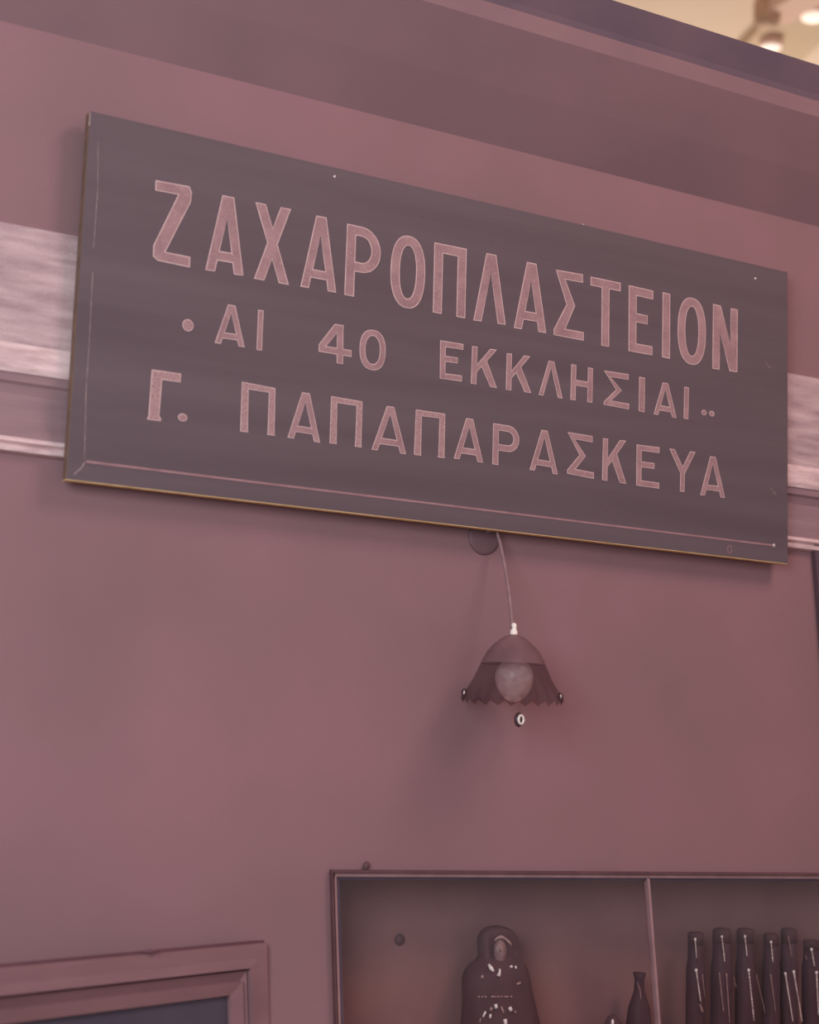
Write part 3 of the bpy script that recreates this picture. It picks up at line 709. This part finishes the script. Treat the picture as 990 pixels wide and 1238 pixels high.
# small dark bird-like ornament and a tall slim vase near the divider
oz = P(741, 1226, 0.07)
orn_t = tag(empty('ornament', (oz.x, 0.07, SHZ)), 'small dark domed ornament with a pale tip', 'ornament')
hgt = oz.z-SHZ
lathe('body', [(0.014, 0.0), (0.026, 0.01), (0.03, hgt*0.45), (0.024, hgt*0.75), (0.012, hgt*0.95), (0.002, hgt)], 24, (oz.x, 0.07, SHZ), M_FIG, orn_t)
pt = P(740.5, 1236, 0.044); blob('tip', pt, (0.0035, 0.0035, 0.007), M_BRIGHT, orn_t, 10, 8)
vt = P(773, 1176, 0.08)
vase = tag(empty('vase', (vt.x, 0.08, SHZ)), 'tall slim dark vase beside the glazing bar', 'vase')
hv = vt.z-SHZ; wv_ = 13*fpx
lathe('body', [(wv_*0.8, 0), (wv_, hv*0.08), (wv_*1.1, hv*0.4), (wv_*0.9, hv*0.62), (wv_*0.45, hv*0.8), (wv_*0.4, hv*0.93), (wv_*0.55, hv)], 24, (vt.x, 0.08, SHZ), M_BOT, vase)
tube('highlight_curve', arc([P(770, 1187, 0.066), P(775, 1196, 0.062), P(774.5, 1208, 0.058)], 6), 0.0012, M_STREAKD, vase, 6)  # the vase's curved highlight, modelled as a thin pale tube

# bottles: (neck centre px, top py, neck half width px, [modelled highlights on neck], [same on body])
BY = 0.07
def bottle(px, top, hwp, neckpts, bodypts, lean_px, label):
    p = P(px, top, BY); base = P(px+lean_px, 1300, BY)
    t = tag(empty('bottle', (p.x, BY, SHZ)), label, 'bottle', 'dark bottles in the cabinet')
    r = hwp*fpx*0.95; H = p.z-SHZ; zn = P(px, 1162, BY).z-SHZ
    lathe('body', [(r*1.15, 0.0), (r*1.19, 0.006), (r*1.20, zn*0.85), (r*1.16, zn*0.95), (r*1.02, zn+0.004), (r*0.98, zn+(H-zn)*0.55)], 20, (p.x, BY, SHZ), M_BOT, t)
    lathe('cap', [(r*1.0, zn+(H-zn)*0.55), (r*1.03, zn+(H-zn)*0.9), (r*0.9, H*0.995), (r*0.6, H)], 20, (p.x, BY, SHZ), M_CAP, t)
    def fr(x, y):
        rr = r*(1.04 if y < 1160 else 1.22)
        return hit(x, y, (p.x, BY), rr, rr, 0.0008)
    for seq in (neckpts, bodypts):
        for (x0, y0, x1, y1, rr, bright, beads) in seq:
            mm = M_STREAK if bright else M_STREAKD
            if beads:
                nb = max(2, int((y1-y0)/4.2))
                pts = [fr(x0+(x1-x0)*i/(nb*2), y0+(y1-y0)*i/(nb*2)) for i in range(nb*2+1)]
                tube('highlight_streak', pts, rr, mm, t, 6, [rr*(1.25 if i % 2 == 0 else 0.45)*random.uniform(0.75, 1.15) for i in range(nb*2+1)])  # specular streak built as a knobbly pale tube
            else:
                pts = [fr(x0+(x1-x0)*i/8, y0+(y1-y0)*i/8) for i in range(9)]
                tube('highlight_streak', pts, rr, mm, t, 6, [rr*(1.35 if i == 0 else random.uniform(0.7, 1.0)) for i in range(9)])
            if bright:
                q = fr(x0, y0); blob('bead', q, (rr*1.7, rr*1.5, rr*1.9), M_BRIGHT, t, 8, 6)  # bright upper end of the streak, a modelled glint
k = 0.0018
bottle(841, 1126.5, 9, [(840.3, 1135.5, 842, 1158.5, k, 1, 0)], [(841.5, 1173, 847, 1211, k*1.2, 1, 0), (849, 1178, 852, 1206, k*.7, 0, 0), (846, 1214, 849, 1223, k*2.2, 0, 0)], 4, 'dark glass bottle standing nearest the pale glazing bar')
bottle(872.5, 1122, 10.5, [(872.6, 1132.5, 876, 1162, k, 1, 1)], [(869.5, 1176, 874.5, 1223, k, 0, 1), (878, 1177, 882, 1237, k, 0, 0), (887, 1181, 890, 1194, k*.6, 0, 0)], 5, 'tall dark glass bottle with two dull highlights modelled on its body')
bottle(901, 1122, 10, [(900.5, 1132, 903, 1156, k, 1, 0)], [(905, 1173, 911.5, 1234, k*1.25, 1, 1), (914, 1178, 925, 1225, k*.6, 0, 0)], 6, 'dark glass bottle with one long sparkling highlight modelled on it')
bottle(932, 1128, 9, [(932, 1139, 934.3, 1163, k*1.1, 1, 1)], [(931.5, 1178, 937.5, 1223, k, 0, 0)], 6, 'shorter dark glass bottle with a modelled highlight on its neck and a dull one below')
bottle(953.5, 1122, 9.5, [(953, 1132, 957, 1157, k*.8, 0, 0)], [(949.3, 1177, 958.5, 1235, k*1.1, 1, 0), (959.5, 1175, 969.5, 1235, k*1.2, 1, 0)], 7, 'dark glass bottle with two long highlights modelled on its body')
bottle(981, 1136, 10, [(981, 1148, 984.5, 1168, k*1.2, 1, 1), (974, 1155, 975, 1160, k*.6, 0, 0)], [(987, 1176, 989.5, 1227, k*1.3, 1, 1)], 7, 'low dark glass bottle with a large bright glint modelled at its neck')
